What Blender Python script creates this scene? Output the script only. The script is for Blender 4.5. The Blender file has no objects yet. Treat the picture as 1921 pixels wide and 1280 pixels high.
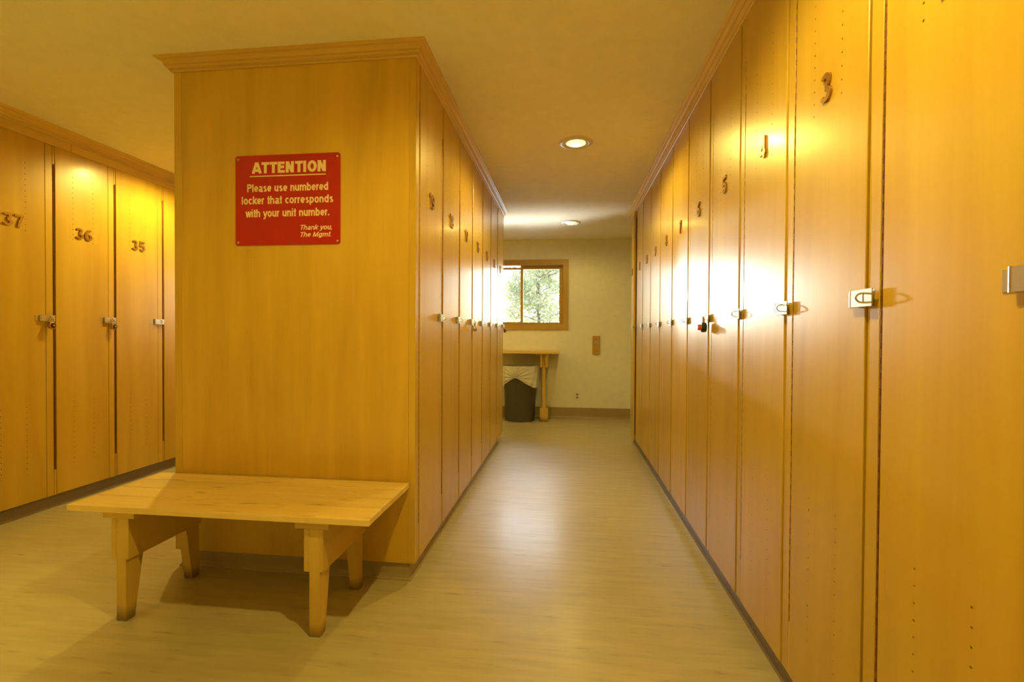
import bpy, bmesh, math, random
from mathutils import Vector, Matrix
random.seed(7)
PI = math.pi
scene = bpy.context.scene
col = scene.collection

# ------------------------------------------------------------------ camera
CAM_H = 1.1336
cam_data = bpy.data.cameras.new('camera')
cam_data.sensor_fit = 'HORIZONTAL'; cam_data.sensor_width = 36.0
cam_data.lens = 894.32 * 36.0 / 1921.0
cam_data.clip_start = 0.02
cam = bpy.data.objects.new('camera', cam_data); col.objects.link(cam)
cam.matrix_world = (Matrix.Translation((0, 0, CAM_H)) @ Matrix.Rotation(0.1154, 4, 'Z')
                    @ Matrix.Rotation(PI / 2 - 0.0129, 4, 'X') @ Matrix.Rotation(0.0056, 4, 'Z'))
scene.camera = cam

# ------------------------------------------------------------------ world, sun, exposure
world = bpy.data.worlds.new('world'); scene.world = world
world.use_nodes = True
wn = world.node_tree; wn.nodes.clear()
wo = wn.nodes.new('ShaderNodeOutputWorld'); wb = wn.nodes.new('ShaderNodeBackground')
ws = wn.nodes.new('ShaderNodeTexSky')
ws.sky_type = 'NISHITA'; ws.sun_disc = False; ws.sun_elevation = math.radians(38); ws.sun_rotation = math.radians(12)
wn.links.new(ws.outputs[0], wb.inputs[0]); wb.inputs[1].default_value = 0.95
wn.links.new(wb.outputs[0], wo.inputs[0])

def light(name, kind, loc, energy, color, parent=None):
    d = bpy.data.lights.new(name, kind); d.energy = energy; d.color = color
    o = bpy.data.objects.new(name, d); o.location = loc; col.objects.link(o)
    if parent: o.parent = parent
    return o

SUN_DIR = Vector((0.225, -1.0, -0.085))          # the way the low winter light travels
sun = light('sun', 'SUN', (-2, 16, 4), 0.40, (1.0, 0.97, 0.92))
sun.data.angle = math.radians(0.6)
sun.rotation_euler = SUN_DIR.to_track_quat('-Z', 'Y').to_euler()
# daylight entering at the window
day = light('window_daylight', 'AREA', (-0.64, 6.72, 1.68), 1.2, (0.86, 0.95, 1.0))
day.data.shape = 'RECTANGLE'; day.data.size = 1.0; day.data.size_y = 0.72
day.rotation_euler = (-PI / 2, 0, 0)             # faces -Y, into the room
# sunlit ground glare rising through the window
gl = light('ground_glare', 'AREA', (-0.75, 7.45, 0.45), 430.0, (1.0, 0.97, 0.92))
gl.data.shape = 'RECTANGLE'; gl.data.size = 1.4; gl.data.size_y = 0.7
gl.rotation_euler = Vector((0.18, -0.85, 0.95)).to_track_quat('-Z', 'Y').to_euler()
LAMP_COL = (1.0, 0.74, 0.17)
LAMP_W = 95.0

scene.view_settings.view_transform = 'Standard'
scene.view_settings.look = 'None'
scene.view_settings.gamma = 1.0
scene.view_settings.use_curve_mapping = False
scene.view_settings.exposure = 0.76

# ------------------------------------------------------------------ measured layout (metres)
R = 0.687; L = -0.684; W = 1.204; LL = L - W; LB = -3.276
YF = 2.101; YW = 6.558; ZC = 2.44; P = 0.4155
Y2 = 1.1384; YI = 2.161; Y36 = 2.7134
ZB = 0.083; ZT = 2.388
XL = -3.90; XR = 1.31; YB = -2.6

# ------------------------------------------------------------------ materials
def newmat(name):
    m = bpy.data.materials.new(name); m.use_nodes = True
    n = m.node_tree.nodes; b = n['Principled BSDF']
    return m, m.node_tree, b

def plain(name, color, rough=0.5, metal=0.0, coat=0.0, bump=None):
    m, t, b = newmat(name)
    b.inputs['Roughness'].default_value = rough; b.inputs['Metallic'].default_value = metal
    b.inputs['Coat Weight'].default_value = coat
    no = t.nodes.new('ShaderNodeTexNoise'); no.inputs['Scale'].default_value = 14; no.inputs['Detail'].default_value = 4
    tc = t.nodes.new('ShaderNodeTexCoord'); t.links.new(tc.outputs['Object'], no.inputs['Vector'])
    r = t.nodes.new('ShaderNodeValToRGB')
    r.color_ramp.elements[0].color = (*[c * 0.92 for c in color], 1); r.color_ramp.elements[1].color = (*[min(1, c * 1.06) for c in color], 1)
    t.links.new(no.outputs['Fac'], r.inputs[0]); t.links.new(r.outputs[0], b.inputs['Base Color'])
    if bump:
        n2 = t.nodes.new('ShaderNodeTexNoise'); n2.inputs['Scale'].default_value = bump[0]; n2.inputs['Detail'].default_value = 3
        t.links.new(tc.outputs['Object'], n2.inputs['Vector'])
        bp = t.nodes.new('ShaderNodeBump'); bp.inputs['Strength'].default_value = bump[1]; bp.inputs['Distance'].default_value = bump[2]
        t.links.new(n2.outputs['Fac'], bp.inputs['Height']); t.links.new(bp.outputs[0], b.inputs['Normal'])
    return m

def wood(name, dark, light_, axis='Z', rough=0.3, coat=0.3, blotch=0.25, grime=False, fine=1.0, stains=False):
    m, t, b = newmat(name); L_ = t.links.new; N = t.nodes.new
    tc = N('ShaderNodeTexCoord'); oi = N('ShaderNodeObjectInfo')
    off = N('ShaderNodeVectorMath'); off.operation = 'SCALE'; off.inputs['Scale'].default_value = 13.7
    cmb = N('ShaderNodeCombineXYZ')
    for i in range(3): L_(oi.outputs['Random'], cmb.inputs[i])
    L_(cmb.outputs[0], off.inputs[0])
    add = N('ShaderNodeVectorMath'); add.operation = 'ADD'
    L_(tc.outputs['Object'], add.inputs[0]); L_(off.outputs[0], add.inputs[1])
    def mapped(sx, sl):
        mp = N('ShaderNodeMapping'); s = [sx, sx, sx]; s['XYZ'.index(axis)] = sl
        mp.inputs['Scale'].default_value = s; L_(add.outputs[0], mp.inputs['Vector']); return mp
    n1 = N('ShaderNodeTexNoise'); n1.inputs['Scale'].default_value = 1; n1.inputs['Detail'].default_value = 6; n1.inputs['Distortion'].default_value = 0.6
    L_(mapped(9 * fine, 0.9 * fine).outputs[0], n1.inputs['Vector'])
    n2 = N('ShaderNodeTexNoise'); n2.inputs['Scale'].default_value = 1; n2.inputs['Detail'].default_value = 3
    L_(mapped(85 * fine, 2.0 * fine).outputs[0], n2.inputs['Vector'])
    n3 = N('ShaderNodeTexNoise'); n3.inputs['Scale'].default_value = 1; n3.inputs['Detail'].default_value = 2
    L_(mapped(3.2, 1.6).outputs[0], n3.inputs['Vector'])
    m1 = N('ShaderNodeMath'); m1.operation = 'MULTIPLY_ADD'; L_(n2.outputs['Fac'], m1.inputs[0]); m1.inputs[1].default_value = 0.2
    L_(n1.outputs['Fac'], m1.inputs[2])
    m2 = N('ShaderNodeMath'); m2.operation = 'MULTIPLY_ADD'; L_(n3.outputs['Fac'], m2.inputs[0]); m2.inputs[1].default_value = blotch
    L_(m1.outputs[0], m2.inputs[2])
    rp = N('ShaderNodeValToRGB')
    rp.color_ramp.elements[0].position = 0.30; rp.color_ramp.elements[0].color = (*dark, 1)
    rp.color_ramp.elements[1].position = 1.0; rp.color_ramp.elements[1].color = (*light_, 1)
    L_(m2.outputs[0], rp.inputs[0])
    hs = N('ShaderNodeHueSaturation')
    mv = N('ShaderNodeMath'); mv.operation = 'MULTIPLY_ADD'; L_(oi.outputs['Random'], mv.inputs[0]); mv.inputs[1].default_value = 0.12; mv.inputs[2].default_value = 0.94
    L_(mv.outputs[0], hs.inputs['Value']); L_(rp.outputs[0], hs.inputs['Color'])
    outc = hs.outputs[0]
    if grime:   # scuffed dirt at the feet
        sx = N('ShaderNodeSeparateXYZ'); L_(tc.outputs['Object'], sx.inputs[0])
        g = N('ShaderNodeMath'); g.operation = 'MULTIPLY_ADD'; L_(n3.outputs['Fac'], g.inputs[0]); g.inputs[1].default_value = 0.08; L_(sx.outputs['Z'], g.inputs[2])
        mr = N('ShaderNodeMapRange'); mr.inputs['From Min'].default_value = 0.05; mr.inputs['From Max'].default_value = 0.10
        mr.inputs['To Min'].default_value = 0.75; mr.inputs['To Max'].default_value = 0.0; L_(g.outputs[0], mr.inputs[0])
        mx = N('ShaderNodeMixRGB'); L_(mr.outputs[0], mx.inputs[0]); L_(outc, mx.inputs[1]); mx.inputs[2].default_value = (0.10, 0.06, 0.025, 1)
        outc = mx.outputs[0]
    if stains:  # knots and worn dark patches
        n4 = N('ShaderNodeTexNoise'); n4.inputs['Scale'].default_value = 1; n4.inputs['Detail'].default_value = 3
        L_(mapped(26, 7).outputs[0], n4.inputs['Vector'])
        mr4 = N('ShaderNodeMapRange'); mr4.inputs['From Min'].default_value = 0.62; mr4.inputs['From Max'].default_value = 0.76
        mr4.inputs['To Max'].default_value = 0.6; L_(n4.outputs['Fac'], mr4.inputs[0])
        mx4 = N('ShaderNodeMixRGB'); L_(mr4.outputs[0], mx4.inputs[0]); L_(outc, mx4.inputs[1]); mx4.inputs[2].default_value = (0.30, 0.16, 0.03, 1)
        outc = mx4.outputs[0]
    L_(outc, b.inputs['Base Color'])
    mrr = N('ShaderNodeMapRange'); mrr.inputs['From Min'].default_value = 0.15; mrr.inputs['From Max'].default_value = 0.85
    mrr.inputs['To Min'].default_value = rough - 0.06; mrr.inputs['To Max'].default_value = rough + 0.06
    L_(n3.outputs['Fac'], mrr.inputs[0]); L_(mrr.outputs[0], b.inputs['Roughness'])
    b.inputs['Coat Weight'].default_value = coat; b.inputs['Coat Roughness'].default_value = 0.16
    bp = N('ShaderNodeBump'); bp.inputs['Strength'].default_value = 0.035; bp.inputs['Distance'].default_value = 0.002
    L_(m1.outputs[0], bp.inputs['Height']); L_(bp.outputs[0], b.inputs['Normal'])
    return m

M = {}
M['maple'] = wood('maple', (0.50, 0.295, 0.026), (0.66, 0.44, 0.055), 'Z', 0.33, 0.15)
M['maple_panel'] = wood('maple_panel', (0.48, 0.28, 0.020), (0.70, 0.45, 0.050), 'Z', 0.38, 0.15, 0.5)
M['maple_x'] = wood('maple_x', (0.52, 0.32, 0.065), (0.68, 0.46, 0.12), 'X', 0.36, 0.2)
M['maple_y'] = wood('maple_y', (0.60, 0.40, 0.11), (0.76, 0.56, 0.20), 'Y', 0.33, 0.25)
M['bench_x'] = wood('bench_x', (0.56, 0.37, 0.09), (0.80, 0.60, 0.20), 'X', 0.42, 0.1, 0.5, stains=True)
M['bench_y'] = wood('bench_y', (0.48, 0.30, 0.05), (0.66, 0.46, 0.10), 'Y', 0.42, 0.1, 0.4)
M['bench_z'] = wood('bench_z', (0.48, 0.30, 0.05), (0.66, 0.46, 0.10), 'Z', 0.42, 0.1, 0.4, grime=True)
M['oak_x'] = wood('oak_x', (0.36, 0.22, 0.04), (0.54, 0.35, 0.085), 'X', 0.42, 0.1, 0.2)
M['oak_z'] = wood('oak_z', (0.36, 0.22, 0.04), (0.54, 0.35, 0.085), 'Z', 0.42, 0.1, 0.2)
M['inside'] = wood('inside', (0.30, 0.15, 0.05), (0.38, 0.21, 0.07), 'Z', 0.6, 0.0)
M['bronze'] = plain('bronze', (0.24, 0.09, 0.03), 0.42, 0.7)
M['brass'] = plain('brass', (0.62, 0.38, 0.12), 0.3, 0.9)
M['digit_brass'] = plain('digit_brass', (0.42, 0.235, 0.055), 0.32, 0.75)
M['steel'] = plain('steel', (0.62, 0.60, 0.52), 0.32, 0.9)
M['nickel'] = plain('nickel', (0.66, 0.58, 0.44), 0.34, 0.85)
M['black'] = plain('black', (0.015, 0.015, 0.015), 0.35)
M['dark_green'] = plain('dark_green', (0.012, 0.035, 0.03), 0.35, 0.2)
M['red_plastic'] = plain('red_plastic', (0.65, 0.07, 0.03), 0.35)
M['sign_red'] = plain('sign_red', (0.46, 0.009, 0.006), 0.3, 0, 0.2)
M['sign_text'] = plain('sign_text', (0.90, 0.72, 0.45), 0.5)
M['vinyl'] = plain('vinyl', (0.22, 0.17, 0.12), 0.35)
M['vinyl_tan'] = plain('vinyl_tan', (0.36, 0.28, 0.16), 0.4)
M['wall'] = plain('wall', (0.82, 0.81, 0.72), 0.8, bump=(90, 0.15, 0.002))
M['ceiling'] = plain('ceiling', (0.82, 0.78, 0.66), 0.9, bump=(160, 0.35, 0.003))
M['white_plastic'] = plain('white_plastic', (0.80, 0.76, 0.66), 0.35)
M['slot'] = plain('slot', (0.05, 0.04, 0.03), 0.6)
M['can'] = plain('can', (0.075, 0.07, 0.06), 0.45)
M['trim_metal'] = plain('trim_metal', (0.70, 0.62, 0.48), 0.35, 0.6)
M['bark'] = plain('bark', (0.13, 0.09, 0.06), 0.9)
M['ground'] = plain('ground', (0.55, 0.52, 0.46), 0.9)

def floor_mat():
    m, t, b = newmat('linoleum'); L_ = t.links.new; N = t.nodes.new
    tc = N('ShaderNodeTexCoord')
    def nz(sc, det, scale=1):
        mp = N('ShaderNodeMapping'); mp.inputs['Scale'].default_value = sc; L_(tc.outputs['Object'], mp.inputs['Vector'])
        n = N('ShaderNodeTexNoise'); n.inputs['Scale'].default_value = scale; n.inputs['Detail'].default_value = det
        L_(mp.outputs[0], n.inputs['Vector']); return n
    a = nz((3.5, 30, 1), 4); c = nz((1.3, 2.0, 1), 3); d = nz((7, 60, 1), 3)
    rp = N('ShaderNodeValToRGB'); e = rp.color_ramp.elements
    e[0].position = 0.25; e[0].color = (0.42, 0.36, 0.21, 1); e[1].position = 0.70; e[1].color = (0.51, 0.455, 0.285, 1)
    L_(a.outputs['Fac'], rp.inputs[0])
    rp2 = N('ShaderNodeValToRGB'); e = rp2.color_ramp.elements
    e[0].position = 0.24; e[0].color = (0.55, 0.42, 0.22, 1); e[1].position = 0.36; e[1].color = (1, 1, 1, 1)
    L_(d.outputs['Fac'], rp2.inputs[0])
    mx = N('ShaderNodeMixRGB'); mx.blend_type = 'MULTIPLY'; mx.inputs[0].default_value = 0.55
    L_(rp.outputs[0], mx.inputs[1]); L_(rp2.outputs[0], mx.inputs[2])
    rp3 = N('ShaderNodeValToRGB'); e = rp3.color_ramp.elements
    e[0].position = 0.3; e[0].color = (0.90, 0.88, 0.84, 1); e[1].position = 0.7; e[1].color = (1, 1, 1, 1)
    L_(c.outputs['Fac'], rp3.inputs[0])
    mx2 = N('ShaderNodeMixRGB'); mx2.blend_type = 'MULTIPLY'; mx2.inputs[0].default_value = 1
    L_(mx.outputs[0], mx2.inputs[1]); L_(rp3.outputs[0], mx2.inputs[2])
    L_(mx2.outputs[0], b.inputs['Base Color'])
    mr = N('ShaderNodeMapRange'); mr.inputs['To Min'].default_value = 0.28; mr.inputs['To Max'].default_value = 0.42
    L_(c.outputs['Fac'], mr.inputs[0]); L_(mr.outputs[0], b.inputs['Roughness'])
    b.inputs['Coat Weight'].default_value = 0.15; b.inputs['Coat Roughness'].default_value = 0.2
    bp = N('ShaderNodeBump'); bp.inputs['Strength'].default_value = 0.03; bp.inputs['Distance'].default_value = 0.002
    L_(a.outputs['Fac'], bp.inputs['Height']); L_(bp.outputs[0], b.inputs['Normal'])
    return m
M['floor'] = floor_mat()

def emit(name, color, s):
    m, t, b = newmat(name)
    b.inputs['Base Color'].default_value = (*color, 1)
    b.inputs['Emission Color'].default_value = (*color, 1); b.inputs['Emission Strength'].default_value = s
    return m
M['filament'] = emit('filament', (1.0, 0.93, 0.66), 3.0)
M['bulb'] = emit('bulb', (1.0, 0.84, 0.26), 1.25)

def glass_mat():
    m = bpy.data.materials.new('window_glass'); m.use_nodes = True; t = m.node_tree; t.nodes.clear()
    o = t.nodes.new('ShaderNodeOutputMaterial'); mx = t.nodes.new('ShaderNodeMixShader')
    tr = t.nodes.new('ShaderNodeBsdfTransparent'); gl = t.nodes.new('ShaderNodeBsdfGlossy'); gl.inputs['Roughness'].default_value = 0.02
    fr = t.nodes.new('ShaderNodeFresnel'); fr.inputs[0].default_value = 1.45
    tr.inputs[0].default_value = (0.96, 0.98, 0.96, 1)
    t.links.new(fr.outputs[0], mx.inputs[0]); t.links.new(tr.outputs[0], mx.inputs[1]); t.links.new(gl.outputs[0], mx.inputs[2])
    t.links.new(mx.outputs[0], o.inputs[0]); return m
M['glass'] = glass_mat()

def bag_mat():
    m, t, b = newmat('bin_liner')
    b.inputs['Base Color'].default_value = (0.96, 0.95, 0.92, 1); b.inputs['Roughness'].default_value = 0.35
    tr = t.nodes.new('ShaderNodeBsdfTranslucent'); tr.inputs[0].default_value = (0.95, 0.94, 0.9, 1)
    tp = t.nodes.new('ShaderNodeBsdfTransparent')
    mx = t.nodes.new('ShaderNodeMixShader'); mx.inputs[0].default_value = 0.25
    m2 = t.nodes.new('ShaderNodeMixShader'); m2.inputs[0].default_value = 0.10
    o = t.nodes['Material Output']
    t.links.new(b.outputs[0], mx.inputs[1]); t.links.new(tr.outputs[0], mx.inputs[2])
    t.links.new(mx.outputs[0], m2.inputs[1]); t.links.new(tp.outputs[0], m2.inputs[2]); t.links.new(m2.outputs[0], o.inputs[0])
    return m
M['bag'] = bag_mat()

def leaf_mat():
    m, t, b = newmat('leaves')
    oi = t.nodes.new('ShaderNodeTexNoise'); oi.inputs['Scale'].default_value = 1.2
    tc = t.nodes.new('ShaderNodeTexCoord'); t.links.new(tc.outputs['Object'], oi.inputs['Vector'])
    r = t.nodes.new('ShaderNodeValToRGB'); e = r.color_ramp.elements
    e[0].position = 0.35; e[0].color = (0.34, 0.34, 0.16, 1); e[1].position = 0.65; e[1].color = (0.66, 0.60, 0.34, 1)
    t.links.new(oi.outputs['Fac'], r.inputs[0]); t.links.new(r.outputs[0], b.inputs['Base Color'])
    tr = t.nodes.new('ShaderNodeBsdfTranslucent'); t.links.new(r.outputs[0], tr.inputs[0])
    mx = t.nodes.new('ShaderNodeMixShader'); mx.inputs[0].default_value = 0.5
    t.links.new(b.outputs[0], mx.inputs[1]); t.links.new(tr.outputs[0], mx.inputs[2]); t.links.new(mx.outputs[0], t.nodes['Material Output'].inputs[0])
    return m
M['leaves'] = leaf_mat()

# ------------------------------------------------------------------ mesh helpers
class G:
    """collects shapes into one mesh"""
    def __init__(s): s.bm = bmesh.new()
    def box(s, x0, x1, y0, y1, z0, z1, bev=0.0, seg=1):
        bm = bmesh.new() if bev else s.bm
        vs = [bm.verts.new((x, y, z)) for x in (x0, x1) for y in (y0, y1) for z in (z0, z1)]
        for f in ((0, 1, 3, 2), (4, 6, 7, 5), (0, 4, 5, 1), (2, 3, 7, 6), (0, 2, 6, 4), (1, 5, 7, 3)):
            bm.faces.new([vs[i] for i in f])
        if bev:
            bmesh.ops.bevel(bm, geom=bm.edges[:], offset=bev, segments=seg, affect='EDGES', profile=0.5)
            s.merge(bm)
        return s
    def merge(s, bm, mat=None):
        if mat is not None: bmesh.ops.transform(bm, matrix=mat, verts=bm.verts[:])
        me = bpy.data.meshes.new('tmp'); bm.to_mesh(me); bm.free(); s.bm.from_mesh(me); bpy.data.meshes.remove(me)
    def prism(s, pts, axis, a, b):
        """polygon pts in the two other axes, extruded along axis from a to b"""
        def v(p, t):
            return {'X': (t, p[0], p[1]), 'Y': (p[0], t, p[1]), 'Z': (p[0], p[1], t)}[axis]
        A = [s.bm.verts.new(v(p, a)) for p in pts]; B = [s.bm.verts.new(v(p, b)) for p in pts]
        n = len(pts)
        for i in range(n): s.bm.faces.new((A[i], A[(i + 1) % n], B[(i + 1) % n], B[i]))
        s.bm.faces.new(A[::-1]); s.bm.faces.new(B); return s
    def cyl(s, c, r, h, axis='Z', n=16, r2=None):
        r2 = r if r2 is None else r2
        ax = 'XYZ'.index(axis); o = [i for i in range(3) if i != ax]
        def ring(rr, t):
            out = []
            for k in range(n):
                p = [0, 0, 0]; p[ax] = c[ax] + t; p[o[0]] = c[o[0]] + rr * math.cos(2 * PI * k / n); p[o[1]] = c[o[1]] + rr * math.sin(2 * PI * k / n)
                out.append(s.bm.verts.new(p))
            return out
        A = ring(r, 0); B = ring(r2, h)
        for k in range(n): s.bm.faces.new((A[k], A[(k + 1) % n], B[(k + 1) % n], B[k]))
        s.bm.faces.new(A[::-1]); s.bm.faces.new(B); return s
    def lathe(s, prof, c, n=32, axis='Z', wob=None):
        ax = 'XYZ'.index(axis); o = [i for i in range(3) if i != ax]; rings = []
        for j, (r, t) in enumerate(prof):
            ring = []
            for k in range(n):
                a = 2 * PI * k / n; p = [0, 0, 0]
                rr, tt = wob(r, t, a, j) if wob else (r, t)
                p[ax] = c[ax] + tt; p[o[0]] = c[o[0]] + rr * math.cos(a); p[o[1]] = c[o[1]] + rr * math.sin(a)
                ring.append(s.bm.verts.new(p))
            rings.append(ring)
        for a, b in zip(rings, rings[1:]):
            for k in range(n): s.bm.faces.new((a[k], a[(k + 1) % n], b[(k + 1) % n], b[k]))
        return s
    def tube(s, pts, r, n=8, closed=False):
        pts = [Vector(p) for p in pts]; rings = []; m = len(pts)
        for i, p in enumerate(pts):
            if closed: d = (pts[(i + 1) % m] - pts[i - 1])
            else: d = pts[min(i + 1, m - 1)] - pts[max(i - 1, 0)]
            d.normalize(); up = Vector((0, 0, 1)) if abs(d.z) < 0.9 else Vector((1, 0, 0))
            if closed or m > 2:
                nrm = (pts[1] - pts[0]).cross(pts[2] - pts[1])
                if nrm.length > 1e-9: up = nrm.normalized()
            u = d.cross(up).normalized(); w = d.cross(u).normalized()
            rings.append([s.bm.verts.new(p + r * (math.cos(2 * PI * k / n) * u + math.sin(2 * PI * k / n) * w)) for k in range(n)])
        pr = list(zip(rings, rings[1:])) + ([(rings[-1], rings[0])] if closed else [])
        for a, b in pr:
            for k in range(n): s.bm.faces.new((a[k], a[(k + 1) % n], b[(k + 1) % n], b[k]))
        if not closed: s.bm.faces.new(rings[0]); s.bm.faces.new(rings[-1][::-1])
        return s
    def mesh(s, name, mat, smooth=False):
        bmesh.ops.recalc_face_normals(s.bm, faces=s.bm.faces[:])
        me = bpy.data.meshes.new(name); s.bm.to_mesh(me); s.bm.free()
        if mat: me.materials.append(M[mat] if isinstance(mat, str) else mat)
        if smooth:
            me.polygons.foreach_set('use_smooth', [True] * len(me.polygons)); me.set_sharp_from_angle(angle=math.radians(40))
        return me
    def obj(s, name, mat, parent=None, loc=None, smooth=False):
        return put(name, s.mesh(name, mat, smooth), parent, loc)

def put(name, me, parent=None, loc=None, rotz=None):
    o = bpy.data.objects.new(name, me); col.objects.link(o)
    if parent: o.parent = parent
    if loc: o.location = loc
    if rotz is not None: o.rotation_euler.z = rotz
    return o

def thing(name, label, cat, loc=(0, 0, 0), rotz=0, group=None):
    o = bpy.data.objects.new(name, None); col.objects.link(o)
    o.empty_display_size = 0.1
    o.location = loc; o.rotation_euler.z = rotz
    return tag(o, label, cat, group)
def tag(o, label, cat, group=None):
    o['label'] = label; o['category'] = cat
    if group: o['group'] = group
    return o
def struct(o): o['kind'] = 'structure'; return o

def arc(cx, cy, rx, ry, a0, a1, n=14):
    return [(cx + rx * math.cos(math.radians(a0 + (a1 - a0) * k / n)), cy + ry * math.sin(math.radians(a0 + (a1 - a0) * k / n))) for k in range(n + 1)]
def glyph(c, w):
    """centre lines of a plain grotesque letter, cap height 1, and its advance"""
    h = w / 2; x = 0.74
    def O(cx, cy, rx, ry): return arc(cx, cy, rx - h, ry - h, 90, 450, 28)
    stem = [(h, 0), (h, 1)]
    def arch(x0, x1): return [(x0, x - 0.26)] + arc((x0 + x1) / 2, x - 0.26, (x1 - x0) / 2, 0.26 - h, 180, 0, 12) + [(x1, 0)]
    T = {
     'A': ([[(.06, 0), (.355, 1)], [(.69, 0), (.395, 1)], [(.17, .27), (.58, .27)]], .78),
     'T': ([[(.0, 1 - h), (.64, 1 - h)], [(.32, 0), (.32, 1)]], .68),
     'E': ([stem, [(h, 1 - h), (.58, 1 - h)], [(h, .53), (.54, .53)], [(h, h), (.60, h)]], .68),
     'N': ([stem, [(h + .02, .97), (.68 - h - .02, .03)], [(.68 - h, 0), (.68 - h, 1)]], .78),
     'I': ([stem], w + .11),
     'O': ([O(.38, .5, .38, .51)], .83),
     'P': ([stem, [(h, 1 - h), (.36, 1 - h)] + arc(.36, .72, .28 - h, .28 - h, 90, -90)[1:] + [(h, .44 + h)]], .70),
     'M': ([stem, [(h + .01, .98), (.42, .02)], [(.83 - h, .98), (.41, .02)], [(.83 - h, 0), (.83 - h, 1)]], .95),
     'a': ([arc(.27, x - .21, .24 - h, .21 - h, 165, 0) + [(.51 - h, .10), (.56, .02)], O(.25, .205, .25, .225)], .62),
     'b': ([stem, O(.28, x / 2, .28, x / 2 + .01)], .63),
     'd': ([[(.56 - h, 0), (.56 - h, 1)], O(.28, x / 2, .28, x / 2 + .01)], .66),
     'p': ([[(h, -.24), (h, x)], O(.28, x / 2, .28, x / 2 + .01)], .63),
     'g': ([[(.56 - h, x)] + [(.56 - h, -.04)] + arc(.28, -.04, .28 - h, .20 - h, 0, -160), O(.28, x / 2, .28, x / 2 + .01)], .66),
     'c': ([arc(.28, x / 2, .28 - h, x / 2 - h, 45, 315, 20)], .57),
     'e': ([[(h, x / 2 - .01), (.56 - h * .6, x / 2 - .01)], arc(.28, x / 2, .28 - h, x / 2 - h, 0, 318, 22)], .62),
     'o': ([O(.29, x / 2, .29, x / 2 + .01)], .65),
     'h': ([stem, arch(h, .54 - h)], .63), 'n': ([[(h, 0), (h, x)], arch(h, .54 - h)], .63),
     'm': ([[(h, 0), (h, x)], arch(h, .44), arch(.44, .88 - h)], .97),
     'r': ([[(h, 0), (h, x)], [(h, x - .28)] + arc(.30, x - .28, .30 - h, .28 - h, 180, 85, 8)], .40),
     'u': ([[(.54 - h, 0), (.54 - h, x)], [(h, x), (h, .26)] + arc(.27, .26, .27 - h, .26 - h, 180, 360, 12)], .63),
     'k': ([stem, [(h, .26), (.50, x)], [(.22, .40), (.52, 0)]], .57),
     'l': ([stem], w + .09), 'i': ([[(h, 0), (h, x)], [(h, .86), (h, 1)]], w + .09),
     't': ([[(.16, .95), (.16, .12)] + arc(.25, .12, .09, .12 - h * .8, 180, 290, 5), [(0, x - h), (.32, x - h)]], .37),
     's': ([arc(.25, x - .195, .22 - h, .195 - h, 35, 265, 12) + arc(.25, .20, .235 - h, .20 - h, 90, -150, 12)[1:]], .56),
     'w': ([[(.03, x), (.20, 0)], [(.37, x), (.20, 0)], [(.37, x), (.54, 0)], [(.71, x), (.54, 0)]], .80),
     'y': ([[(.03, x), (.26, .02)], [(.50, x), (.22, -.12), (.14, -.20), (.02, -.20)]], .58),
     '.': ([[(h, 0), (h, w)]], w + .10), ',': ([[(h, w), (h, 0), (h * .4, -.15)]], w + .10), ' ': ([], .36),
     '1': ([[(.26, 0), (.26, 1)], [(.06, .74), (.24, .90)]], .40),
     '2': ([arc(.28, .70, .28 - h, .30 - h, 165, -35, 14) + [(h * .9, .10)], [(0, h), (.57, h)]], .62),
     '3': ([arc(.27, .745, .25 - h, .255 - h, 160, -95, 12), arc(.27, .275, .29 - h, .275 - h, 95, -160, 14)], .62),
     '4': ([[(.42, 0), (.42, 1)], [(.39, .97), (.03, .30)], [(0, .26), (.58, .26)]], .64),
     '5': ([[(.52, 1 - h), (.12, 1 - h)], [(.12, 1), (.07, .46)], arc(.27, .32, .29 - h, .32 - h, 140, -155, 16)], .62),
     '6': ([O(.29, .31, .29, .31), arc(.42, .36, .42 - h, .64 - h, 180, 75, 10)], .64),
     '7': ([[(0, 1 - h), (.56, 1 - h)], [(.50, .93), (.30, .45), (.22, 0)]], .60),
     '8': ([O(.29, .75, .255, .25), O(.29, .275, .29, .285)], .64),
     '9': ([O(.29, .69, .29, .31), arc(.16, .64, .42 - h, .64 - h, 0, -105, 10)], .64),
     '0': ([O(.29, .5, .29, .5)], .64),
    }
    return T[c]
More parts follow.
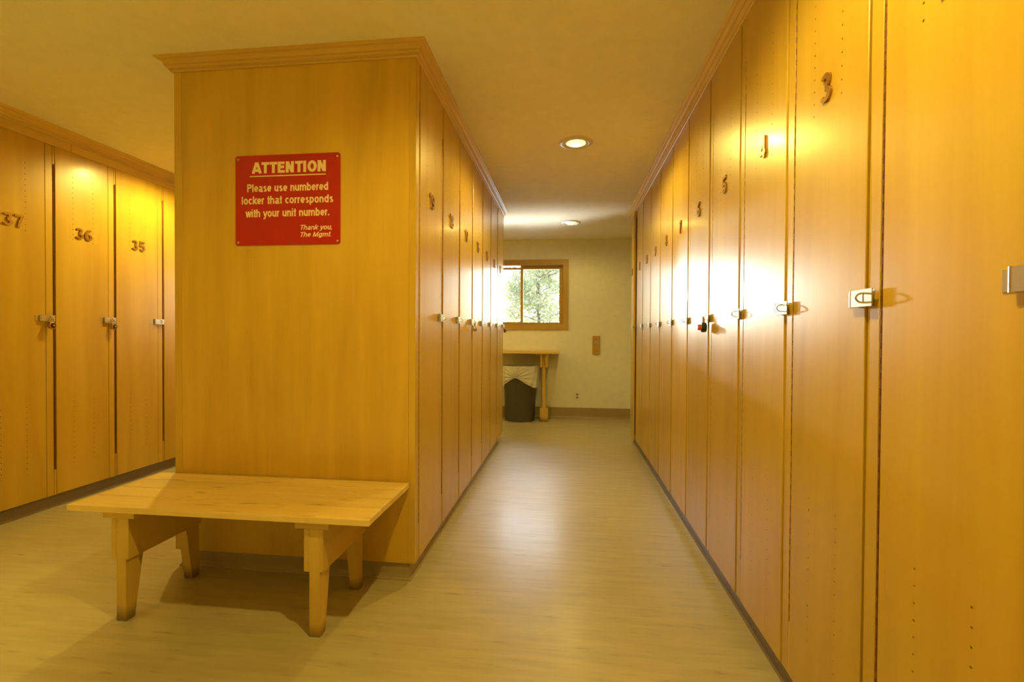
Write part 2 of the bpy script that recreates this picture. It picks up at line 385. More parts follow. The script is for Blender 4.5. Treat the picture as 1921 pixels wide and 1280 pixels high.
def text_mesh(body, mat, height, width=None, extrude=0.002, weight=0.16, shear=0.0):
    """letters in the XZ plane facing -Y, origin at the lower left, capitals of the given height"""
    polys = []; pen = 0.0
    for c in body:
        st, adv = glyph(c, weight)
        polys += [[(x + pen, y) for x, y in p] for p in st]; pen += adv
    h = weight / 2; quads = []
    for p in polys:
        p = [Vector(q) for q in p]; n = len(p); L_, R_ = [], []
        closed = (p[0] - p[-1]).length < 1e-6
        for i in range(n):
            d0 = (p[i] - p[i - 1]) if i else ((p[0] - p[-2]) if closed else p[1] - p[0])
            d1 = (p[i + 1] - p[i]) if i < n - 1 else ((p[1] - p[0]) if closed else d0)
            d0 = d0.normalized(); d1 = d1.normalized(); m = d0 + d1
            if m.length < 1e-6: m = d0
            m = m.normalized(); nr = Vector((-m.y, m.x)); k = h / max(0.5, nr.dot(Vector((-d0.y, d0.x))))
            L_.append(p[i] + nr * k); R_.append(p[i] - nr * k)
        quads += [(L_, R_, closed)]
    xs = [v.x for a, b, c in quads for v in a + b]; x0, x1 = min(xs), max(xs)
    sx = width / (x1 - x0 + shear) if width else height
    bm = bmesh.new()
    def V(v, y): return bm.verts.new(((v.x - x0 + shear * v.y) * sx, y, v.y * height))
    for q, (a, b, closed) in enumerate(quads):
        e = 0.00004 * (q % 7)                    # overlapping strokes of a letter never lie in one plane
        fa = [V(v, -extrude - e) for v in a]; fb = [V(v, -extrude - e) for v in b]; ka = [V(v, 0) for v in a]; kb = [V(v, 0) for v in b]
        for i in range(len(a) - 1):
            bm.faces.new((fa[i], fb[i], fb[i + 1], fa[i + 1])); bm.faces.new((fa[i], fa[i + 1], ka[i + 1], ka[i])); bm.faces.new((fb[i], kb[i], kb[i + 1], fb[i + 1]))
        if not closed:
            bm.faces.new((fa[0], ka[0], kb[0], fb[0])); bm.faces.new((fa[-1], fb[-1], kb[-1], ka[-1]))
    bmesh.ops.recalc_face_normals(bm, faces=bm.faces[:])
    me = bpy.data.meshes.new('lettering'); bm.to_mesh(me); bm.free(); me.materials.append(M[mat])
    return me

# ------------------------------------------------------------------ room shell
struct(G().box(XL - 0.1, XR + 0.1, YB - 0.1, YW + 0.1, -0.1, 0.0).obj('floor', 'floor'))
struct(G().box(XL - 0.1, XR + 0.1, YB - 0.1, YW + 0.14, ZC, ZC + 0.12).obj('ceiling', 'ceiling'))
WX0, WX1, WZ0, WZ1 = -1.205, -0.045, 1.262, 2.112      # opening in the far wall
g = G()
g.box(XL - 0.1, WX0, YW, YW + 0.14, -0.1, ZC); g.box(WX1, XR + 0.1, YW, YW + 0.14, -0.1, ZC)
g.box(WX0, WX1, YW, YW + 0.14, -0.1, WZ0); g.box(WX0, WX1, YW, YW + 0.14, WZ1, ZC)
struct(g.obj('wall_far', 'wall'))
struct(G().box(XL - 0.1, XL, YB, YW, 0, ZC).obj('wall_left', 'wall'))
struct(G().box(XR, XR + 0.1, YB, YW, 0, ZC).obj('wall_right', 'wall'))
struct(G().box(XL, XR, YB - 0.1, YB, 0, ZC).obj('wall_back', 'wall'))

def base_profile(h, t):
    """vinyl cove base: distance out from the wall, height"""
    return [(0, 0), (0.014, 0), (0.0135, 0.004), (0.008, 0.012), (t + 0.001, 0.024), (t, 0.03), (t, h - 0.002), (t - 0.0015, h), (0, h)]
struct(G().prism([(YW - p, z) for p, z in base_profile(0.145, 0.004)], 'X', XL, XR).obj('baseboard_far', 'vinyl_tan'))
# toe bases below the locker banks (set back from the doors)
def toe(name, xf, sgn, y0, y1, mat='vinyl'):
    return struct(G().prism([(xf + sgn * p, z) for p, z in base_profile(ZB + 0.003, 0.004)], 'Y', y0, y1).obj(name, mat))
toe('baseboard_right', R + 0.032, -1, 0.30, 5.18)
toe('baseboard_left', LB - 0.032, 1, 1.85, YW - 0.02)
g = G()
pr = base_profile(ZB + 0.003, 0.004)
bx0, bx1, by0, by1 = LL + 0.034, L - 0.034, YF + 0.018, 4.88
rings = []
for cx_, cy_, sx, sy in ((bx0, by0, -1, -1), (bx1, by0, 1, -1), (bx1, by1, 1, 1), (bx0, by1, -1, 1)):
    rings.append([g.bm.verts.new((cx_ + sx * p, cy_ + sy * p, z)) for p, z in pr])
for i in range(4):
    a, b = rings[i], rings[(i + 1) % 4]
    for j in range(len(pr) - 1): g.bm.faces.new((a[j], b[j], b[j + 1], a[j + 1]))
struct(g.obj('baseboard_island', 'vinyl_tan'))

# crown mouldings ----------------------------------------------------------
CR = [(0.0, ZT - 0.006), (0.007, ZT - 0.006), (0.010, ZT - 0.003), (0.010, ZT + 0.004), (0.0135, ZT + 0.004), (0.0135, ZT + 0.008), (0.020, ZT + 0.010), (0.0225, ZT + 0.015), (0.0225, ZT + 0.019),
      (0.027, ZT + 0.019), (0.027, ZT + 0.024), (0.030, ZT + 0.030), (0.037, ZT + 0.0345), (0.043, ZT + 0.036), (0.043, ZT + 0.040), (0.050, ZT + 0.041), (0.055, ZT + 0.044), (0.056, ZC), (0.0, ZC)]
struct(G().prism([(R + 0.004 - p, z) for p, z in CR], 'Y', 0.28, 5.30).obj('trim_1', 'maple_y'))
struct(G().prism([(LB - 0.004 + p * 1.35, z) for p, z in CR], 'Y', 1.80, YW).obj('trim_2', 'maple_y'))
ISL_END = 5.04
for nm, path, mat in (('trim_3', [((LL, YF), (-1, -1)), ((L, YF), (1, -1))], 'maple_x'),
                      ('trim_4', [((L - 0.004, YF), (1, -1)), ((L - 0.004, ISL_END + 0.01), (1, 0))], 'maple_y'),
                      ('trim_5', [((LL + 0.004, ISL_END + 0.01), (-1, 0)), ((LL + 0.004, YF), (-1, -1))], 'maple_y')):
    g = G(); rr = []
    for (px, py), (sx, sy) in path: rr.append([g.bm.verts.new((px + sx * p, py + sy * p, z)) for p, z in CR])
    n = len(CR)
    for j in range(n): g.bm.faces.new((rr[0][j], rr[1][j], rr[1][(j + 1) % n], rr[0][(j + 1) % n]))
    g.bm.faces.new(rr[0]); g.bm.faces.new(rr[1][::-1])
    struct(g.obj(nm, mat))

# ------------------------------------------------------------------ lockers
DX0, DX1 = 0.0035, 0.357         # door edges measured from the hinge line
def door_mesh(ztop):
    """slab with two columns of drilled vent holes above and below, chamfered front edge"""
    bm = bmesh.new(); ch = 0.0015; t = 0.019
    X0, X1, Z0, Z1 = DX0, DX1, ZB + 0.002, ztop
    def V(x, y, z): return bm.verts.new((x, y, z))
    def quad(x0, x1, z0, z1): bm.faces.new([V(x0, 0, z0), V(x1, 0, z0), V(x1, 0, z1), V(x0, 0, z1)])
    xs = [0.113, 0.248]; s = 0.008; r = 0.0029
    rows = [0.262 + 0.0343 * i for i in range(13)] + [1.752 + 0.0343 * i for i in range(13)]
    fx0, fx1, fz0, fz1 = X0 + ch, X1 - ch, Z0 + ch, Z1 - ch
    quad(fx0, xs[0] - s, fz0, fz1); quad(xs[0] + s, xs[1] - s, fz0, fz1); quad(xs[1] + s, fx1, fz0, fz1)
    for cx_ in xs:
        zp = fz0
        for rz in rows:
            quad(cx_ - s, cx_ + s, zp, rz - s); zp = rz + s
            co = [V(cx_ - s, 0, rz - s), V(cx_ + s, 0, rz - s), V(cx_ + s, 0, rz + s), V(cx_ - s, 0, rz + s)]
            rg = [V(cx_ + r * math.cos(a), 0, rz + r * math.sin(a)) for a in [PI * (1.25 + k / 4) for k in range(8)]]
            dp = [V(v.co.x, 0.014, v.co.z) for v in rg]
            for k in range(4):
                a, b, c = rg[2 * k], rg[(2 * k + 1) % 8], rg[(2 * k + 2) % 8]
                bm.faces.new([co[k], b, a]); bm.faces.new([co[k], co[(k + 1) % 4], b]); bm.faces.new([co[(k + 1) % 4], c, b])
            for k in range(8): bm.faces.new([rg[k], rg[(k + 1) % 8], dp[(k + 1) % 8], dp[k]])
            bm.faces.new(dp)
        quad(cx_ - s, cx_ + s, zp, fz1)
    F = [(fx0, fz0), (fx1, fz0), (fx1, fz1), (fx0, fz1)]; O = [(X0, Z0), (X1, Z0), (X1, Z1), (X0, Z1)]
    f = [V(x, 0, z) for x, z in F]; e = [V(x, ch, z) for x, z in O]; bk = [V(x, t, z) for x, z in O]
    for k in range(4):
        q = (k + 1) % 4
        bm.faces.new([f[k], e[k], e[q], f[q]]); bm.faces.new([e[k], bk[k], bk[q], e[q]])
    bm.faces.new(bk[::-1])
    me = bpy.data.meshes.new('door'); bm.to_mesh(me); bm.free(); me.materials.append(M['maple']); return me
ZTB = 2.326                       # doors of the left aisle stop below a header rail
DOOR = {'A': door_mesh(ZT - 0.001), 'B': door_mesh(ZTB)}

def carcass_mesh(zt):
    g = G()
    g.box(-0.0085, 0.0015, 0.026, 0.58, ZB, zt); g.box(0.388, 0.403, 0.026, 0.58, ZB, zt)
    g.box(0.0015, 0.388, 0.57, 0.58, ZB, zt); g.box(0.0015, 0.388, 0.022, 0.57, ZB, ZB + 0.018); g.box(0.0015, 0.388, 0.022, 0.57, zt - 0.018, zt)
    g.box(0.0015, 0.388, 0.06, 0.57, 1.95, 1.968)
    return g.mesh('carcass', 'inside')
CARC = {'A': carcass_mesh(ZT - 0.02), 'B': carcass_mesh(ZTB)}
STILE = {k: G().box(0.3622, 0.4038, 0.0035, 0.025, ZB, z, 0.001).mesh('stile', 'maple') for k, z in (('A', ZT - 0.001), ('B', ZTB))}
FILL = {k: [G().box(-0.0098, 0.0022, 0.0035, 0.024, a_, b_).mesh('filler_strip', 'maple') for a_, b_ in ((ZB, 0.247), (2.212, z))] for k, z in (('A', ZT - 0.001), ('B', ZTB))}
g = G(); z = 0.249
g.box(-0.0105, 0.0035, 0.010, 0.012, 0.247, 2.212)
while z + 0.034 < 2.213:
    g.cyl((-0.0050, 0.0060, z), 0.0040, 0.0163, 'Z', 8); g.cyl((-0.0044, 0.0066, z + 0.0172), 0.0036, 0.0163, 'Z', 8)
    z += 0.0343
HINGE = g.mesh('piano_hinge', 'bronze', True)
# hasp on the door, reaching over the stile
def hasp_mesh(mat):
    g = G(); z0, z1 = 1.203, 1.243
    g.box(0.296, 0.322, -0.0025, 0.0, z0 + 0.002, z1 - 0.002, 0.0006)
    for a, b in ((z0, z0 + 0.012), (z0 + 0.0128, z1 - 0.0128), (z1 - 0.012, z1)):
        g.cyl((0.3225, -0.0085, a), 0.0058, b - a, 'Z', 12)
    # strap as a frame round its slot
    sx0, sx1, sz0, sz1 = 0.371, 0.376, z0 + 0.008, z1 - 0.008
    ya, yb = -0.0135, -0.0110
    g.box(0.3235, sx0, ya, yb, z0 + 0.0005, z1 - 0.0005); g.box(sx1, 0.404, ya, yb, z0, z1)
    g.box(sx0, sx1, ya, yb, z0, sz0); g.box(sx0, sx1, ya, yb, sz1, z1)
    return g.mesh('hasp', mat)
HASP = {m: hasp_mesh(m) for m in ('steel', 'nickel')}
g = G(); zc = 1.223
g.box(0.362, 0.386, 0.003, 0.0062, zc - 0.019, zc + 0.019)
g.tube([(0.3735, 0.004, zc - 0.0105), (0.3735, -0.016, zc - 0.0105), (0.3735, -0.0225, zc - 0.0092), (0.3735, -0.0275, zc - 0.005), (0.3735, -0.0295, zc),
        (0.3735, -0.0275, zc + 0.005), (0.3735, -0.0225, zc + 0.0092), (0.3735, -0.016, zc + 0.0105), (0.3735, 0.004, zc + 0.0105)], 0.0022, 8)
STAPLE = g.mesh('staple', 'steel', True)
DIGIT = {d: text_mesh(d, 'digit_brass', 0.076, 0.022 if d == '1' else 0.050, 0.007, 0.17) for d in '0123456789'}

def locker(number, kind, loc, rotz, label, group, ajar=0.0, hasp='steel'):
    t = thing('locker', label, 'locker', loc, rotz, group)
    put('carcass', CARC[kind], t)
    st = put('stile', STILE[kind], t); put('staple', STAPLE, st)
    for f_ in FILL[kind]: put('filler_strip', f_, t)
    d = put('door', DOOR[kind], t, rotz=-ajar)
    put('piano_hinge', HINGE, d)
    put('hasp', HASP[hasp], d)
    if number:
        s = str(number); ws_ = [0.020 if c == '1' else 0.047 for c in s]; tot = sum(ws_) + 0.014 * (len(s) - 1)
        x = 0.181 - tot / 2
        for c, w in zip(s, ws_):
            put('number_digit', DIGIT[c], d, (x, 0.0002, 1.762)); x += w + 0.014
    return t

GR = 'lockers along the right wall'; GI = 'lockers on the aisle side of the island'; GL = 'lockers along the left wall'; GN = 'lockers on the island side facing the left aisle'
LOCK = {}
WORD = 'zero one two three four five six seven eight nine ten eleven twelve thirteen fourteen fifteen sixteen seventeen eighteen nineteen'.split()
def word(n): return WORD[n] if n < 20 else 'thirty-' + WORD[n - 30]
def named(n): return 'tall maple locker with brass numeral %s on its door' % word(n)
for n in range(1, 13):
    lab = named(n)
    if n == 12: lab = 'tall maple locker numbered twelve with its door slightly ajar'
    if n == 1: lab = 'tall maple locker without a numeral beside locker two'
    LOCK[n] = locker(n if n > 1 else None, 'A', (R, Y2 + (n - 2) * P, 0), -PI / 2, lab, GR, ajar=math.radians(3.6) if n == 12 else 0)
for i, n in enumerate(range(19, 12, -1)):
    LOCK[n] = locker(n, 'A', (L, YI + i * 0.415, 0), PI / 2, named(n), GI)
    locker(None, 'B', (LL, YI + i * 0.415 + 0.4, 0), -PI / 2, 'tall maple locker without a numeral, back to back with locker ' + word(n), GN)
BEY = {38: 'tall maple locker without a numeral, nearer than locker thirty-seven', 34: 'tall maple locker right beside locker thirty-five, mostly behind the island'}
for i, w in enumerate(('second', 'third', 'fourth', 'fifth', 'sixth')): BEY[33 - i] = '%s tall maple locker past numeral thirty-five along the left wall' % w
for n in range(38, 28, -1):
    LOCK[n] = locker(n if n in (35, 36, 37) else None, 'B', (LB, Y36 + (36 - n) * P, 0), PI / 2, BEY.get(n) or named(n), GL, hasp='nickel')

# header rails above the overlay doors of the left aisle
t = thing('header_rail', 'maple header rail above the left wall lockers, under the crown', 'rail')
for y0, y1 in ((1.85, 2.822), (2.824, 5.2), (5.202, YW - 0.005)):
    G().box(LB - 0.025, LB - 0.004, y0, y1, ZTB + 0.002, ZT, 0.0008).obj('rail_board', 'maple_y', t)
t = thing('header_rail', 'maple header rail on the island above doors facing left aisle', 'rail')
G().box(LL + 0.004, LL + 0.025, YF + 0.03, ISL_END, ZTB + 0.002, ZT, 0.0008).obj('rail_board', 'maple_y', t)

# island end panels
t = thing('end_panel', 'wide maple end panel of the island carrying the red sign', 'panel')
G().box(LL + 0.0425, L - 0.0335, YF + 0.001, YF + 0.02, ZB, ZT, 0.0006).obj('panel', 'maple_panel', t)
G().box(L - 0.0330, L - 0.0015, YF, YF + 0.02, ZB, ZT, 0.001).obj('edge_strip', 'maple', t)
G().box(L - 0.022, L - 0.002, YF + 0.0202, YF + 0.049, ZB, ZT, 0.001).obj('corner_stile', 'maple', t)
G().box(LL + 0.004, LL + 0.0420, YF, YF + 0.02, ZB, ZT, 0.001).obj('edge_strip', 'maple', t)
G().box(LL + 0.004, LL + 0.024, YF + 0.0202, YF + 0.049, ZB, ZT, 0.001).obj('corner_stile', 'maple', t)
o = G().box(LL + 0.004, L - 0.004, ISL_END + 0.032, ISL_END + 0.05, ZB, ZT, 0.001).obj('end_panel', 'maple')
tag(o, 'maple end panel of the island facing the window', 'panel')
o = G().box(R + 0.006, R + 0.60, Y2 + 10 * P + 0.012, Y2 + 10 * P + 0.030, ZB, ZT, 0.001).obj('end_panel', 'maple')
tag(o, 'maple end panel beside locker twelve', 'panel')

# padlocks ------------------------------------------------------------------
def padlock(n, label, body, dial, r=0.0225, shackle='steel', knob=False):
    base = LOCK[n]; t = thing('padlock', label, 'padlock', base.location, base.rotation_euler.z, 'padlocks on the lockers')
    x, y, zs = 0.3735, -0.0245, 1.223
    zc = zs - 0.046 - (r - 0.0225)
    h = zs + 0.001
    sh = []
    for k in range(9):
        a = PI * k / 8; sh.append((x + 0.0115 * math.cos(a), y, h - 0.007 + 0.0115 * math.sin(a) - 0.0035))
    G().tube([(x + 0.0115, y, zc + 0.008)] + sh + [(x - 0.0115, y, zc + 0.008)], 0.0032, 8).obj('shackle', shackle, t, smooth=True)
    G().lathe([(0.0001, -0.011), (r * 0.86, -0.011), (r * 0.97, -0.0095), (r, -0.006), (r, 0.006), (r * 0.97, 0.0095), (r * 0.86, 0.011), (0.0001, 0.011)], (x, y, zc), 28, 'Y').obj('lock_body', body, t, smooth=True)
    pr = [(0.0001, -0.0125), (r * 0.70, -0.0125), (r * 0.74, -0.0105), (0.0001, -0.0105)]
    if knob: pr = [(0.0001, -0.030), (r * 0.50, -0.030), (r * 0.56, -0.027), (r * 0.60, -0.0105), (0.0001, -0.0105)]
    dl = G().lathe(pr, (x, y, zc), 24, 'Y').obj('dial', dial, t, smooth=True)
    if not knob:
        G().lathe([(0.0001, -0.018), (r * 0.28, -0.018), (r * 0.33, -0.0122), (0.0001, -0.0122)], (x, y, zc), 12, 'Y').obj('dial_knob', body, dl, smooth=True)
padlock(37, 'round brass combination padlock with black dial on locker thirty-seven', 'brass', 'black')
padlock(36, 'round brass combination padlock with black dial on locker thirty-six', 'brass', 'black')
padlock(6, 'dark green padlock with a red dial hanging on locker six', 'dark_green', 'red_plastic', 0.024, 'brass', True)
padlock(17, 'small padlock with black dial hanging on locker seventeen', 'steel', 'black', 0.0215)
padlock(13, 'small dark padlock hanging on locker thirteen', 'bronze', 'black', 0.021)

# ------------------------------------------------------------------ attention sign
t = thing('sign', 'red attention sign with cream lettering on the island end panel', 'sign', (-1.5635, YF, 1.5485))
SW, SH = 0.520, 0.4215
pts = []
for cx_, cz_, a0 in ((SW - 0.012, 0.012, -90), (SW - 0.012, SH - 0.012, 0), (0.012, SH - 0.012, 90), (0.012, 0.012, 180)):
    for k in range(5):
        a = math.radians(a0 + 22.5 * k); pts.append((cx_ + 0.012 * math.cos(a), cz_ + 0.012 * math.sin(a)))
G().prism(pts, 'Y', -0.0035, 0.0008).obj('plate', 'sign_red', t)
def line(txt, x0, x1, z0, hcap, bold, shear=0.0):
    me = text_mesh(txt, 'sign_text', hcap, x1 - x0, 0.0004, bold, shear)
    put('lettering', me, t, (x0, -0.0034, z0))
OX, OZ = 1.5635, 1.5485
line('ATTENTION', -1.481 + OX, -1.113 + OX, 1.885 - OZ, 0.052, 0.24)
G().box(-1.490 + OX, -1.113 + OX, -0.0040, -0.0030, 1.8695 - OZ, 1.8745 - OZ).obj('underline', 'sign_text', t)
line('Please use numbered', -1.504 + OX, -1.102 + OX, 1.799 - OZ, 0.037, 0.18)
line('locker that corresponds', -1.532 + OX, -1.077 + OX, 1.7415 - OZ, 0.037, 0.18)
line('with your unit number.', -1.513 + OX, -1.096 + OX, 1.681 - OZ, 0.037, 0.18)
line('Thank you,', -1.243 + OX, -1.077 + OX, 1.617 - OZ, 0.023, 0.165, 0.24)
line('The Mgmt.', -1.243 + OX, -1.081 + OX, 1.584 - OZ, 0.023, 0.165, 0.24)
for sx in (0.014, SW - 0.014):
    for sz in (0.015, SH - 0.017):
        G().lathe([(0.0001, -0.0062), (0.003, -0.006), (0.0048, -0.0048), (0.0052, -0.0034)], (sx, 0, sz), 14, 'Y').obj('screw', 'steel', t, smooth=True)

# ------------------------------------------------------------------ bench in front of the island
t = thing('bench', 'low worn wooden bench with tapered legs under the red sign', 'bench', (-1.326, 1.87, 0))
bx, by = 1.326, -1.87
ys = [1.645, 1.767, 1.878, 1.990, 2.092]
for i in range(4):
    G().box(-1.945 + bx + random.uniform(-.002, .002), -0.708 + bx + random.uniform(-.002, .002), ys[i] + by + 0.0018, ys[i + 1] + by - 0.0018, 0.435, 0.4585, 0.0015, 1).obj('seat_plank', 'bench_x', t)
for xa, side in ((-1.752, -1), (-0.950, 1)):
    x0 = xa + bx; x1 = x0 + 0.041
    G().box(x0 - 0.0215, x0 - 0.0002, 1.668 + by, 2.045 + by, 0.245, 0.4055, 0.0015).obj('apron', 'bench_y', t)
    G().box(x1 + 0.0002, x1 + 0.0125, 1.668 + by, 2.045 + by, 0.245, 0.4055, 0.0015).obj('apron', 'bench_y', t)
    G().box(x0 - 0.058, x1 + 0.036, 1.668 + by, 2.05 + by, 0.4055, 0.4352, 0.0015).obj('cleat', 'bench_y', t)
    f = [(1.670, 0), (1.709, 0), (1.747, 0.245), (1.772, 0.405), (1.670, 0.405)]
    G().prism([(a + by, z) for a, z in f], 'X', x0, x1).obj('leg', 'bench_z', t)
    G().prism([(3.713 - a + by, z) for a, z in f], 'X', x0, x1).obj('leg', 'bench_z', t)

# ------------------------------------------------------------------ high table below the window, bin under it
t = thing('table', 'narrow wooden table against the far wall under the window', 'table', (-0.95, 6.33, 0))
ox, oy = 0.95, -6.33
for i in range(3):
    a = 6.12 + i * 0.145
    G().box(-1.85 + ox, -0.112 + ox, a + oy, a + 0.1435 + oy, 0.893, 0.927, 0.002).obj('top_board', 'bench_x', t)
for xc in (-0.300, -1.62):
    x0, x1 = xc - 0.020 + ox, xc + 0.020 + ox
    G().box(x0 - 0.085, x1 + 0.065, 6.16 + oy, 6.54 + oy, 0.874, 0.8935, 0.001).obj('cleat', 'bench_y', t)
    for a, b in ((x0 - 0.025, x0), (x1, x1 + 0.035)):
        G().box(a, b, 6.17 + oy, 6.53 + oy, 0.715, 0.874, 0.002).obj('apron', 'bench_y', t)
        G().prism([(6.22 + oy, 0.0), (6.54 + oy, 0.0), (6.54 + oy, 0.145), (6.50 + oy, 0.175), (6.26 + oy, 0.175), (6.22 + oy, 0.145)], 'X', a - 0.004, b).obj('foot', 'bench_z', t)
    for y0 in (6.225, 6.44):
        G().box(x0, x1, y0 + oy, y0 + 0.065 + oy, 0.0, 0.874, 0.0015).obj('leg', 'bench_z', t)

t = thing('trash_can', 'dark round trash can lined with a white bag under the table', 'trash can', (-0.62, 6.315, 0))
G().lathe([(0.0001, 0.012), (0.180, 0.012), (0.184, 0.0), (0.192, 0.003), (0.194, 0.02), (0.222, 0.69), (0.232, 0.695), (0.232, 0.712), (0.222, 0.716), (0.216, 0.70), (0.188, 0.03), (0.0001, 0.025)], (0, 0, 0), 40).obj('can', 'can', t, smooth=True)
ka = math.radians(-99)                     # where the bag is gathered in a knot
def bag(r, z, a, j):
    d = (a - ka + PI) % (2 * PI) - PI
    k = max(0.0, 1 - abs(d) / 1.05)
    low = 0.285 - 0.150 * k + 0.010 * math.sin(3 * a) * (1 - k)
    f = j / 17.0
    zz = 0.722 - low * f
    base = 0.236 - 0.018 * f * low / 0.28
    ang = math.atan2(zz - (0.722 - 0.135) + 0.004, abs(d) * 0.24 + 0.012)
    near = math.exp(-abs(d) / 0.9)
    fold = math.sin(20 * ang + (1.3 if d > 0 else 0.2)) * near + 0.7 * math.sin(17 * a + 5 * f) * (1 - near)
    rr = base + 0.017 + 0.014 * fold * min(1, 0.25 + 1.2 * f) + 0.018 * f * math.exp(-((d - 1.15) / 0.35) ** 2)
    return rr, zz
bg = G().lathe([(0, 0)] * 18, (0, 0, 0), 180, wob=bag)
# inner lip over the rim
me_in = [(0.205, 0.66), (0.214, 0.70), (0.222, 0.722), (0.236, 0.7275), (0.2455, 0.722)]
bg.lathe(me_in, (0, 0, 0), 180)
bl = bg.obj('bin_liner', 'bag', t, smooth=True); bl['label'] = 'translucent white plastic liner gathered in a knot'
kz = 0.722 - 0.137
G().lathe([(0.0001, -0.012), (0.010, -0.008), (0.013, 0.0), (0.009, 0.008), (0.0001, 0.011)], (0.243 * math.cos(ka), 0.243 * math.sin(ka), kz), 12).obj('knot', 'bag', bl, smooth=True)

# ------------------------------------------------------------------ window in the far wall
w = bpy.data.objects.new('window_1', None); col.objects.link(w); w.location = (0, YW, 0); struct(w)
CXa, CXb, CZa, CZb = -1.268, 0.0125, 1.207, 2.168
cw = 0.072
G().prism([(CXa, CZb), (CXb, CZb), (CXb - cw, CZb - cw), (CXa + cw, CZb - cw)], 'Y', -0.018, 0.0).obj('casing', 'oak_x', w)
G().prism([(CXa, CZa), (CXa + cw, CZa + cw), (CXb - cw, CZa + cw), (CXb, CZa)], 'Y', -0.018, 0.0).obj('casing', 'oak_x', w)
G().prism([(CXa, CZa), (CXa, CZb), (CXa + cw, CZb - cw), (CXa + cw, CZa + cw)], 'Y', -0.018, 0.0).obj('casing', 'oak_z', w)
G().prism([(CXb, CZa), (CXb - cw, CZa + cw), (CXb - cw, CZb - cw), (CXb, CZb)], 'Y', -0.018, 0.0).obj('casing', 'oak_z', w)
# jamb lining
G().box(CXb - cw - 0.004, WX1, -0.002, 0.13, WZ0, WZ1).obj('jamb', 'oak_z', w)
G().box(WX0, CXa + cw + 0.004, -0.002, 0.13, WZ0, WZ1).obj('jamb', 'oak_z', w)
G().box(CXa + cw, CXb - cw, -0.002, 0.13, CZb - cw - 0.004, WZ1).obj('jamb', 'oak_x', w)
G().box(CXa + cw, CXb - cw, -0.002, 0.13, WZ0, CZa + cw + 0.004).obj('jamb', 'oak_x', w)
def sash(x0, x1, y0, y1, z0, z1, lw, rw, tw, bw):
    s = G().box(x0, x0 + lw, y0, y1, z0, z1, 0.002).box(x1 - rw, x1, y0, y1, z0, z1, 0.002).box(x0 + lw, x1 - rw, y0, y1, z1 - tw, z1, 0.002).box(x0 + lw, x1 - rw, y0, y1, z0, z0 + bw, 0.002).obj('sash', 'oak_x', w)
    G().box(x0 + lw - 0.003, x1 - rw + 0.003, (y0 + y1) / 2 - 0.002, (y0 + y1) / 2 + 0.002, z0 + bw - 0.003, z1 - tw + 0.003).obj('pane', 'glass', s)
sash(-0.655, -0.064, 0.072, 0.098, 1.284, 2.092, 0.040, 0.050, 0.046, 0.024)
sash(-1.190, -0.612, 0.038, 0.064, 1.284, 2.070, 0.046, 0.036, 0.030, 0.028)

# ------------------------------------------------------------------ hook board, outlet
t = thing('hook_board', 'small upright oak board with a metal coat hook on the wall', 'hook', (0.390, YW, 0.872))
G().box(-0.051, 0.051, -0.019, 0.001, 0, 0.254, 0.002).obj('board', 'oak_z', t)
for z in (0.045, 0.205): G().lathe([(0.0001, -0.0215), (0.0045, -0.021), (0.006, -0.0188)], (0, 0, z), 12, 'Y').obj('screw', 'bronze', t, smooth=True)
hk = G().lathe([(0.0001, -0.0225), (0.019, -0.0225), (0.023, -0.0188)], (0, 0, 0.162), 20, 'Y').obj('hook_plate', 'steel', t, smooth=True)
G().tube([(0, -0.022, 0.162), (0, -0.034, 0.157), (0, -0.046, 0.158), (0, -0.054, 0.168)], 0.0045, 8).obj('hook', 'steel', hk, smooth=True)
G().lathe([(0.0001, -0.010), (0.008, -0.006), (0.010, 0), (0.008, 0.006), (0.0001, 0.010)], (0, -0.055, 0.171), 14, 'Y').obj('knob', 'steel', hk, smooth=True)
t = thing('outlet', 'cream duplex electrical outlet on the far wall', 'outlet', (0.1405, YW, 0.304))
G().box(-0.0375, 0.0375, -0.006, 0.0008, -0.0625, 0.0625, 0.002).obj('cover_plate', 'white_plastic', t)
for z in (-0.021, 0.021):
    s = G().lathe([(0.0001, -0.0085), (0.0155, -0.0085), (0.0168, -0.0055)], (0, 0, z), 18, 'Y').obj('socket', 'vinyl_tan', t)
    G().box(-0.0075, -0.0050, -0.0090, -0.0070, z - 0.002, z + 0.008).box(0.0050, 0.0075, -0.0090, -0.0070, z - 0.002, z + 0.008).cyl((0, -0.0090, z - 0.009), 0.0028, 0.002, 'Y', 8).obj('slots', 'slot', s)
G().cyl((0, -0.0072, 0), 0.003, 0.002, 'Y', 10).obj('screw', 'steel', t)

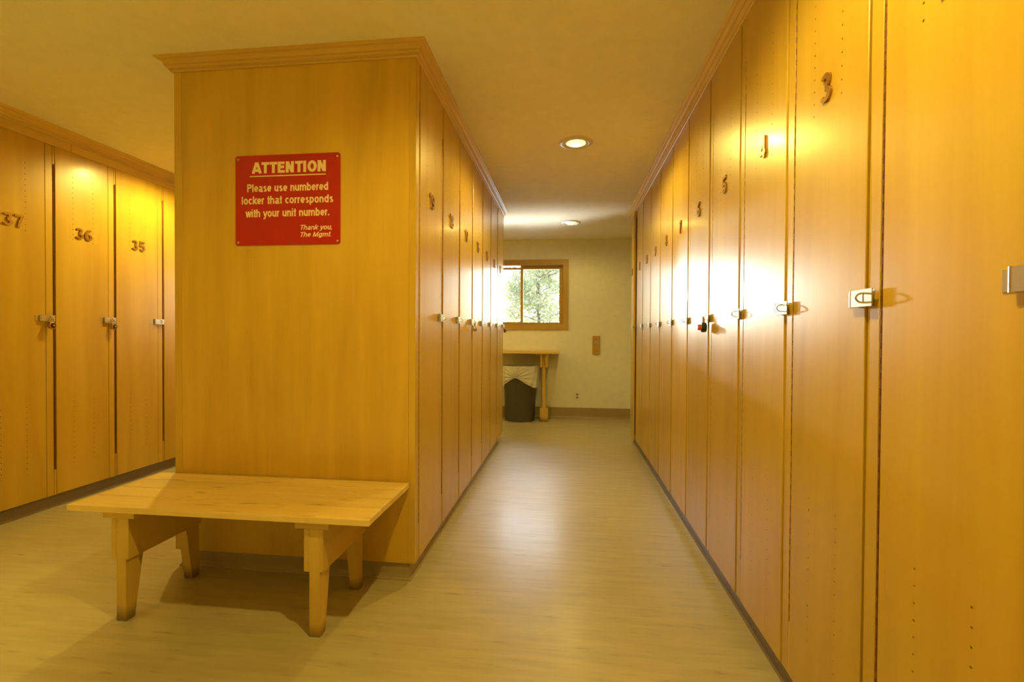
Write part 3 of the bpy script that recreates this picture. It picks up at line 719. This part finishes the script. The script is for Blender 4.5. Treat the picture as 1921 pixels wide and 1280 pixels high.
# ------------------------------------------------------------------ recessed ceiling lights and added unseen fill lights
RING = G().lathe([(0.082, 0.004), (0.080, -0.006), (0.088, -0.010), (0.104, -0.007), (0.116, -0.001), (0.117, 0.001)], (0, 0, 0), 40).mesh('trim_ring', 'trim_metal', True)
CUP = G().lathe([(0.081, 0.0), (0.078, -0.001), (0.070, -0.003), (0.066, -0.0045)], (0, 0, 0), 40).mesh('reflector', 'white_plastic', True)
BULB = G().lathe([(0.0665, -0.004), (0.055, -0.010), (0.030, -0.0145), (0.0001, -0.016)], (0, 0, 0), 32).mesh('bulb', 'bulb', True)
FIL = G().lathe([(0.034, -0.0142), (0.030, -0.0165), (0.014, -0.0185), (0.0001, -0.019)], (0, 0, 0), 24).mesh('filament', 'filament', True)
def lamp(x, y, label, e=1.0, cone=168):
    t = thing('ceiling_light', label, 'light', (x, y, ZC), 0, 'recessed ceiling lights')
    put('trim_ring', RING, t); put('reflector', CUP, t); put('filament', FIL, put('bulb', BULB, t))
    s = light('lamp_beam', 'SPOT', (0, 0, -0.022), LAMP_W * e, LAMP_COL, t)
    s.data.spot_size = math.radians(cone); s.data.spot_blend = 0.6 if cone < 120 else 0.45; s.data.shadow_soft_size = 0.03
lamp(0.05, 3.28, 'lit recessed ceiling light in the aisle between the lockers', 0.5)
lamp(0.03, 5.59, 'lit recessed ceiling light near the window wall', 0.17)
lamp(0.0, 0.93, 'lit recessed ceiling light above lockers two and three', 0.78)
lamp(-2.70, 3.40, 'lit recessed ceiling light above the left aisle', 0.72)
lamp(-2.70, 5.70, 'lit recessed ceiling light at the far end of the left aisle', 0.6)
lamp(-1.70, -0.80, 'added unseen fill light in the open area before the island', 6.5, 84)  # added out of view: narrow beam, its floor bounce fills panel and ceiling
lamp(-2.75, 0.90, 'added unseen fill light beside the bench and left lockers', 0.9, 66)  # added out of view to brighten the floor left of the bench

# ------------------------------------------------------------------ outdoors
struct(G().box(-40, 40, YW + 0.3, 60, -0.5, -0.4).obj('ground', 'ground'))
def tree(x, y, h, seed, n, spread, label):
    rnd = random.Random(seed)
    t = thing('tree', label, 'tree', (x, y, -0.4), 0, 'trees outside the window')
    g = G(); g.tube([(0, 0, -0.1), (0.05, 0, h * 0.3), (-0.04, 0.05, h * 0.6), (0, 0, h * 0.9)], 0.07, 8)
    for k in range(14):
        z0 = h * rnd.uniform(0.12, 0.8); a = rnd.uniform(0, 2 * PI); ln = spread * rnd.uniform(0.5, 0.9)
        g.tube([(0, 0, z0), (0.5 * ln * math.cos(a), 0.5 * ln * math.sin(a), z0 + 0.2 * ln), (ln * math.cos(a), ln * math.sin(a), z0 + 0.3 * ln)], 0.018, 5)
    g.obj('trunk', 'bark', t)
    vs = []; fs = []
    cl = [(spread * math.sqrt(rnd.random()) * 0.95, rnd.uniform(0, 2 * PI), h * rnd.uniform(0.06, 1.0)) for _ in range(70)]
    for k in range(n):
        r, a, z = rnd.choice(cl); c = Vector((r * math.cos(a) + rnd.gauss(0, .22), r * math.sin(a) + rnd.gauss(0, .22), z + rnd.gauss(0, .22)))
        u = Vector((rnd.gauss(0, 1), rnd.gauss(0, 1), rnd.gauss(0, 1))).normalized(); v = u.orthogonal().normalized(); s = rnd.uniform(0.05, 0.10)
        b = len(vs); vs += [c - u * s, c + v * s * 0.45, c + u * s, c - v * s * 0.45]; fs.append((b, b + 1, b + 2, b + 3))
    me = bpy.data.meshes.new('foliage'); me.from_pydata([tuple(v) for v in vs], [], fs); me.materials.append(M['leaves'])
    o = put('foliage', me, t); o['kind'] = 'stuff'
tree(-1.15, 18.6, 7, 0, 11000, 1.25, 'slim sunlit tree with loose foliage outside the window')
tree(-0.9, 24.0, 9, 1, 14000, 2.3, 'broad sunlit tree standing behind the slim one outdoors')
